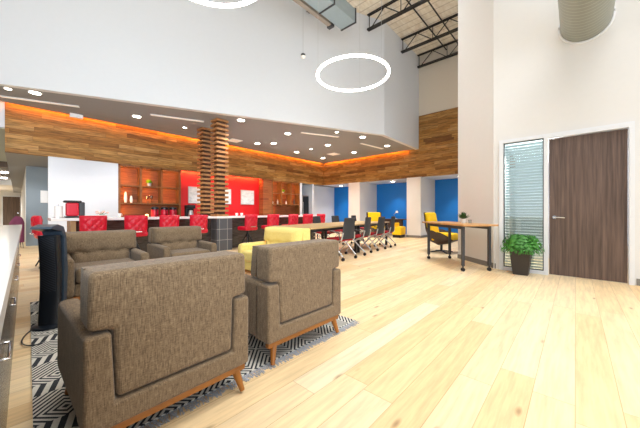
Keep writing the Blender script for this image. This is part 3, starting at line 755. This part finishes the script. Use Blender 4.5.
# outer curved spine with the hood reaching forward
pr = [(.10, .12), (.135, .5), (.10, .84), (.05, .93), (-.06, .955), (-.17, .935), (-.19, .915), (-.10, .90), (.0, .885), (.06, .82), (.055, .5), (.04, .12)]
MB().prism(pr, .20, 'yz', -.10, .010, 2).build('hood', 'navyplastic', t)
MB().bb(-.05, .05, -.066, -.056, .20, .30, .003).build('control_panel', 'navyplastic', t)
tag(MB().tube([(.11+.085*math.cos(a*PI/12)-.012*math.sin(a*PI/6), 3.40+.22*math.sin(a*PI/12), .016) for a in range(5, 20)], .005, 6).build('power_cord', 'blackplastic'), 'thin black cord looping on the floor at the fan base', 'cord')

# ---------------------------------------------------------------- left counter
t = thing('front_counter', 'long white-topped counter with dark doors at the left edge', 'counter', (0, 0, 0))
def cx(y, off): return -.030+.0126*y+off
MB().prism([(-.75, -.6), (cx(-.6, 0), -.6), (cx(5.8, 0), 5.8), (-.75, 5.8)], .045, 'xy', .855).build('countertop', 'quartz', t)
MB().prism([(-.73, -.6), (cx(-.6, -.04), -.6), (cx(5.75, -.04), 5.75), (-.73, 5.75)], .755, 'xy', .10).build('carcass', 'darkwood', t, smooth=False)
MB().prism([(-.72, -.6), (cx(-.6, -.07), -.6), (cx(5.7, -.07), 5.7), (-.72, 5.7)], .10, 'xy', 0).build('plinth', 'charcoal', t, smooth=False)
for k in range(7):
    y0 = -.55+k*.9; y1 = y0+.885; yc = (y0+y1)/2; xc = cx(yc, -.036)
    dr = MB().box((xc, yc, .48), (.018, .885, .70), .002, 1, rot=-math.atan(.0126)).build('door', 'darkwood', t)
    MB().tube([(xc+.009, yc-.10, .52), (xc+.022, yc-.10, .52), (xc+.022, yc+.10, .52), (xc+.009, yc+.10, .52)], .005, 8).build('handle', 'chrome', dr)

# ---------------------------------------------------------------- purple chairs
def tub(label, loc, rz):
    t = thing('purple_chair', label, 'chair', loc, rz, 'purple chairs'); 
    def sh(r):
        def fn(u, v):
            a = PI*(.95*u+.025)+PI; z = .18+(.82-.25*abs(math.cos(a))**2)*v
            return (r*math.cos(a), r*math.sin(a)*.9, z)
        return fn
    MB().grid(sh(.33), 20, 8, sh(.27)).build('backrest', 'purple', t)
    MB().lathe([(.24, .2), (.27, .26), (.27, .42), (.24, .46)], seg=24).build('seat', 'purple', t)
    for x in (-1, 1):
        for y in (-1, 1): MB().cone((x*.18, y*.18, .22), (x*.22, y*.22, 0), .018, .012, 8).build('leg', 'black', t)
    return t
tub('purple tub chair beyond the counter, the nearer one', (.0, 12.3, 0), .2).scale = (.42, .6, .95)
tub('purple tub chair beyond the counter, the further one', (-.06, 13.6, 0), .2).scale = (.42, .6, .95)

# ---------------------------------------------------------------- conference tables and chairs
TA = math.atan(.148); ex = Vector((math.cos(TA), math.sin(TA), 0)); ey = Vector((-math.sin(TA), math.cos(TA), 0))
T0 = Vector((3.95, 3.66, 0))
for k in range(2):
    o = T0+ex*(k*2.2+1.1)+ey*.80
    t = thing('conference_table', ('pale wooden meeting table nearer the yellow armchair', 'pale wooden meeting table at the far right end')[k], 'table', (o.x, o.y, 0), TA, 'meeting tables')
    MB().bb(-1.095, 1.095, -.60, .60, .73, .765, .004).build('tabletop', 'pale_top', t)
    MB().bb(-1.0, 1.0, -.5, -.46, .66, .73).bb(-1.0, 1.0, .46, .5, .66, .73).build('apron', 'black', t, smooth=False)
    for x in (-1.02, 1.02):
        for y in (-.52, .52): MB().bb(x-.03, x+.03, y-.03, y+.03, 0, .73).build('leg', 'black', t, smooth=False)
def office(label):
    t = thing('meeting_chair', label, 'chair', group='mesh back meeting chairs')
    def bk(s_):
        def fn(u, v):
            a = u*2-1; w_ = .225-.03*v; z = .47+.47*v
            return (a*w_, -.24-.06*v+.035*a*a+(-.006 if s_ else .006), z)
        return fn
    MB().grid(bk(1), 10, 10, bk(0)).build('backrest', 'mesh', t)
    b = bk(1); P = [b(0, v/8) for v in range(9)]+[b(u/8, 1) for u in range(1, 9)]+[b(1, 1-v/8) for v in range(1, 9)]
    MB().tube(P, .011, 8).build('back_frame', 'charcoal', t)
    MB().box((0, .02, .455), (.46, .44, .07), .03, 3).build('seat', 'redfabric', t)
    for s_ in (-1, 1):
        x = s_*.25
        MB().tube([(x*.9, -.25, .62), (x, -.22, .46), (x, -.05, .40), (x, .24, .09)], .017, 8).build('leg', 'silver', t)
        MB().tube([(x, .15, .44), (x, .02, .36), (x, -.26, .09)], .017, 8).build('leg', 'silver', t)
        MB().tube([(x, -.18, .46), (x*1.04, -.16, .62), (x*1.04, .10, .64)], [.011, .012, .016], 8).build('armrest', 'charcoal', t)
        for y in (.24, -.26):
            MB().cone((x-.022, y, .036), (x+.022, y, .036), .035, .035, 14).cone((x, y, .05), (x, y, .10), .01, .012, 8).build('caster', 'black', t)
    MB().tube([(-.25, .02, .36), (.25, .02, .36)], .011, 8).build('crossbar', 'silver', t)
    return t
cl = ['mesh-back meeting chair on the near side, leftmost, closest to us', 'mesh-back meeting chair on the near side, second from the left', 'mesh-back meeting chair on the near side, third from the left', 'mesh-back meeting chair on the near side at the table end']
cf = ['mesh-back meeting chair across the table, leftmost on the far side', 'mesh-back meeting chair across the table, middle of the far side', 'mesh-back meeting chair across the table, rightmost on the far side']
c0 = None
for i, x in enumerate((5.03, 5.96, 6.90, 7.80)):
    p = (x+.03, 4.02+.148*(x-5.06), 0); r = TA+(-.12, .1, -.05, .08)[i]
    if c0 is None: c0 = office(cl[0]); c0.location = p; c0.rotation_euler.z = r
    else: dup(c0, p, r, cl[i])
for i, x in enumerate((6.40, 7.45, 8.85)):
    dup(c0, (x, 4.95+.55+.148*(x-5.06), 0), TA+PI+(.1, -.08, .05)[i], cf[i])

# ---------------------------------------------------------------- lounge chairs in the blue alcoves
def lounge(label, loc, rz, sc=1.):
    t = thing('lounge_chair', label, 'lounge chair', loc, rz, 'yellow lounge chairs')
    def sh(s_, r=.40):
        # shell: side profile swept, faces +Y
        prof = [(.42, .34), (.20, .24), (-.05, .19), (-.26, .28), (-.36, .58), (-.42, 1.04)]
        def fn(u, v):
            k = v*(len(prof)-1); i = min(int(k), len(prof)-2); f_ = k-i
            y = prof[i][0]*(1-f_)+prof[i+1][0]*f_; z = prof[i][1]*(1-f_)+prof[i+1][1]*f_
            a = u*2-1; wing = abs(a)**3
            lift = .34*math.sin(PI*min(1, max(0, v*1.15)))*wing
            return (a*r*(1-.12*v), y+wing*.10*v-(0 if s_ else .0), z+lift+(.0 if s_ else .03))
        return fn
    MB().grid(sh(1), 16, 20, sh(0)).build('shell', 'brownshell', t)
    MB().box((0, .09, .42), (.56, .54, .20), .05, 3).build('seat_cushion', 'yellow', t)
    MB().box((0, -.25, .76), (.58, .13, .62), .05, 3, rot=Matrix.Rotation(math.radians(10), 4, 'X')).build('back_cushion', 'yellow', t)
    MB().cone((0, 0, .03), (0, 0, .22), .03, .035).build('post', 'black', t)
    f = MB()
    for k in range(4):
        a = PI/4+k*PI/2; f.bar((0, 0, .05), (.30*math.cos(a), .30*math.sin(a), .012), .04, .022)
    f.build('base', 'black', t)
    return t
L1 = lounge('yellow lounge chair in dark brown shell behind the tall wheeled table', (7.72, 2.66, 0), PI)
dup(L1, (10.55, 6.35, 0), PI-.6, 'yellow lounge chair beyond the meeting table, by the blue alcove')
t = thing('ottoman', 'low yellow upholstered seat beside the middle pier', 'ottoman', (11.0, 5.55, 0), .1)
MB().bb(-.30, .30, -.2, .2, .12, .46, .04, 3).bb(-.30, .30, .08, .2, .4, .62, .04, 3).build('cushion', 'yellow', t)
MB().bb(-.26, .26, -.17, .17, .0, .12).build('plinth', 'black', t)
t = thing('alcove_desk', 'dark desk by the blue wall beyond the meeting table', 'desk', (11.9, 6.6, 0))
MB().bb(-.35, .35, -1.0, .9, .72, .76).build('tabletop', 'brownshell', t)
for x in (-.3, .3):
    for y in (-.92, .82): MB().bb(x-.025, x+.025, y-.025, y+.025, 0, .72).build('leg', 'black', t)
MB().bb(-.32, -.29, -.9, .8, .2, .72).build('front_panel', 'brownshell', t)
t = thing('desk_lamp', 'small white desk lamp on the dark desk', 'lamp', (11.8, 6.10, .76))
MB().lathe([(.07, 0), (.07, .015), (.015, .02)]).build('base', 'whitepot', t)
MB().tube([(0, 0, .02), (0, .10, .2), (0, -.02, .32)], .010).build('arm', 'silver', t)
MB().lathe([(.07, 0), (.04, .10)], (0, -.05, .28)).build('lamp_shade', 'whitepot', t)

# ---------------------------------------------------------------- tall table on casters
pA, pB, pC, pD = Vector((5.47, 1.51, 0)), Vector((5.84, 1.11, 0)), Vector((6.42, 2.51, 0)), Vector((6.86, 2.13, 0))
ta = math.atan2((pC-pA).y, (pC-pA).x); ctr = (pA+pB+pC+pD)/4+Vector((-.015, .015, 0))
t = thing('wheeled_table', 'tall narrow wooden-topped table on casters against the angled wall', 'table', (ctr.x, ctr.y, 0), ta)
L, Wd = 1.40, .60
MB().bb(-L/2-.13, L/2+.17, -Wd/2-.02, Wd/2+.03, .825, .858, .004).build('tabletop', 'tabletop', t)
MB().bb(-L/2, L/2, -Wd/2+.03, -Wd/2+.07, .765, .825).bb(-L/2, L/2, Wd/2-.07, Wd/2-.03, .765, .825).build('apron', 'charcoal', t, smooth=False)
for x in (-1, 1):
    for y in (-1, 1):
        lx, ly = x*(L/2-.02), y*(Wd/2-.05)
        lg = MB().bb(lx-.024, lx+.024, ly-.024, ly+.024, .10, .825, .004).build('leg', 'charcoal', t)
        MB().cone((lx-.02, ly, .033), (lx+.02, ly, .033), .033, .033, 14).cone((lx, ly, .05), (lx, ly, .11), .012, .014, 8).build('caster', 'black', lg)
q = at(469.5, 223.5, .859); dq = 5.9
leafy('potted_succulent', 'small green plant in a square white pot on the wheeled table', (6.06, 1.66, .8585), .045, .085, 'whitepot', 'leafdark', 110, .15, up=1.2, wid=.13)
t = thing('glass_jar', 'small clear glass beside the white pot on the wheeled table', 'glass', (5.98, 1.52, .8585))
MB().lathe([(.025, 0), (.03, .07), (.026, .07), (.022, .008)]).build('glass_body', 'clearglass', t)

# ---------------------------------------------------------------- fern in planter
t = thing('potted_fern', 'bushy green fern in a dark tapered planter by the door', 'plant', (5.93, .70, 0))
pl = bmesh.new()
def sq(s_, z): return [pl.verts.new((x*s_, y*s_, z)) for x, y in ((-1, -1), (1, -1), (1, 1), (-1, 1))]
r0, r1, r2, r3 = sq(.105, 0), sq(.158, .48), sq(.138, .48), sq(.128, .42)
for a, b in ((r0, r1), (r1, r2), (r2, r3)):
    for i in range(4): pl.faces.new((a[i], a[(i+1) % 4], b[(i+1) % 4], b[i]))
pl.faces.new(r0[::-1]); pl.faces.new(r3); m = MB(); m._merge(pl); m.build('planter', 'pot', t, smooth=False)
g = MB(); tb = bmesh.new()
for k in range(190):
    a = random.uniform(0, 2*PI); L = random.uniform(.26, .46); up = random.uniform(.18, .56); c = Vector((0, 0, .46)); prev = c
    side = Vector((-math.sin(a), math.cos(a), 0)); out = Vector((math.cos(a), math.sin(a), 0)); n = 9
    for i in range(1, n+1):
        s_ = i/n; p = c+out*(L*.78*s_)+Vector((0, 0, up*1.8*s_-(up*1.8+random.uniform(.12, .16))*s_*s_*.95))
        p.x = min(p.x, .20)
        wl = .060*(math.sin(PI*min(1, s_*.9+.1)))**.7+.008
        dirv = (p-prev).normalized()
        for sg in (-1, 1):
            tip = prev+side*sg*wl+dirv*.02-Vector((0, 0, .012)); tip.x = min(tip.x, .205)
            q1 = prev+(p-prev)*.75
            tb.faces.new([tb.verts.new(x) for x in (prev, tip, q1)])
        prev = p
g._merge(tb); g.build('fronds', 'leaf', t, smooth=False)

for o in list(bpy.data.objects):
    if o.type == 'EMPTY' and not o.children: bpy.data.objects.remove(o)
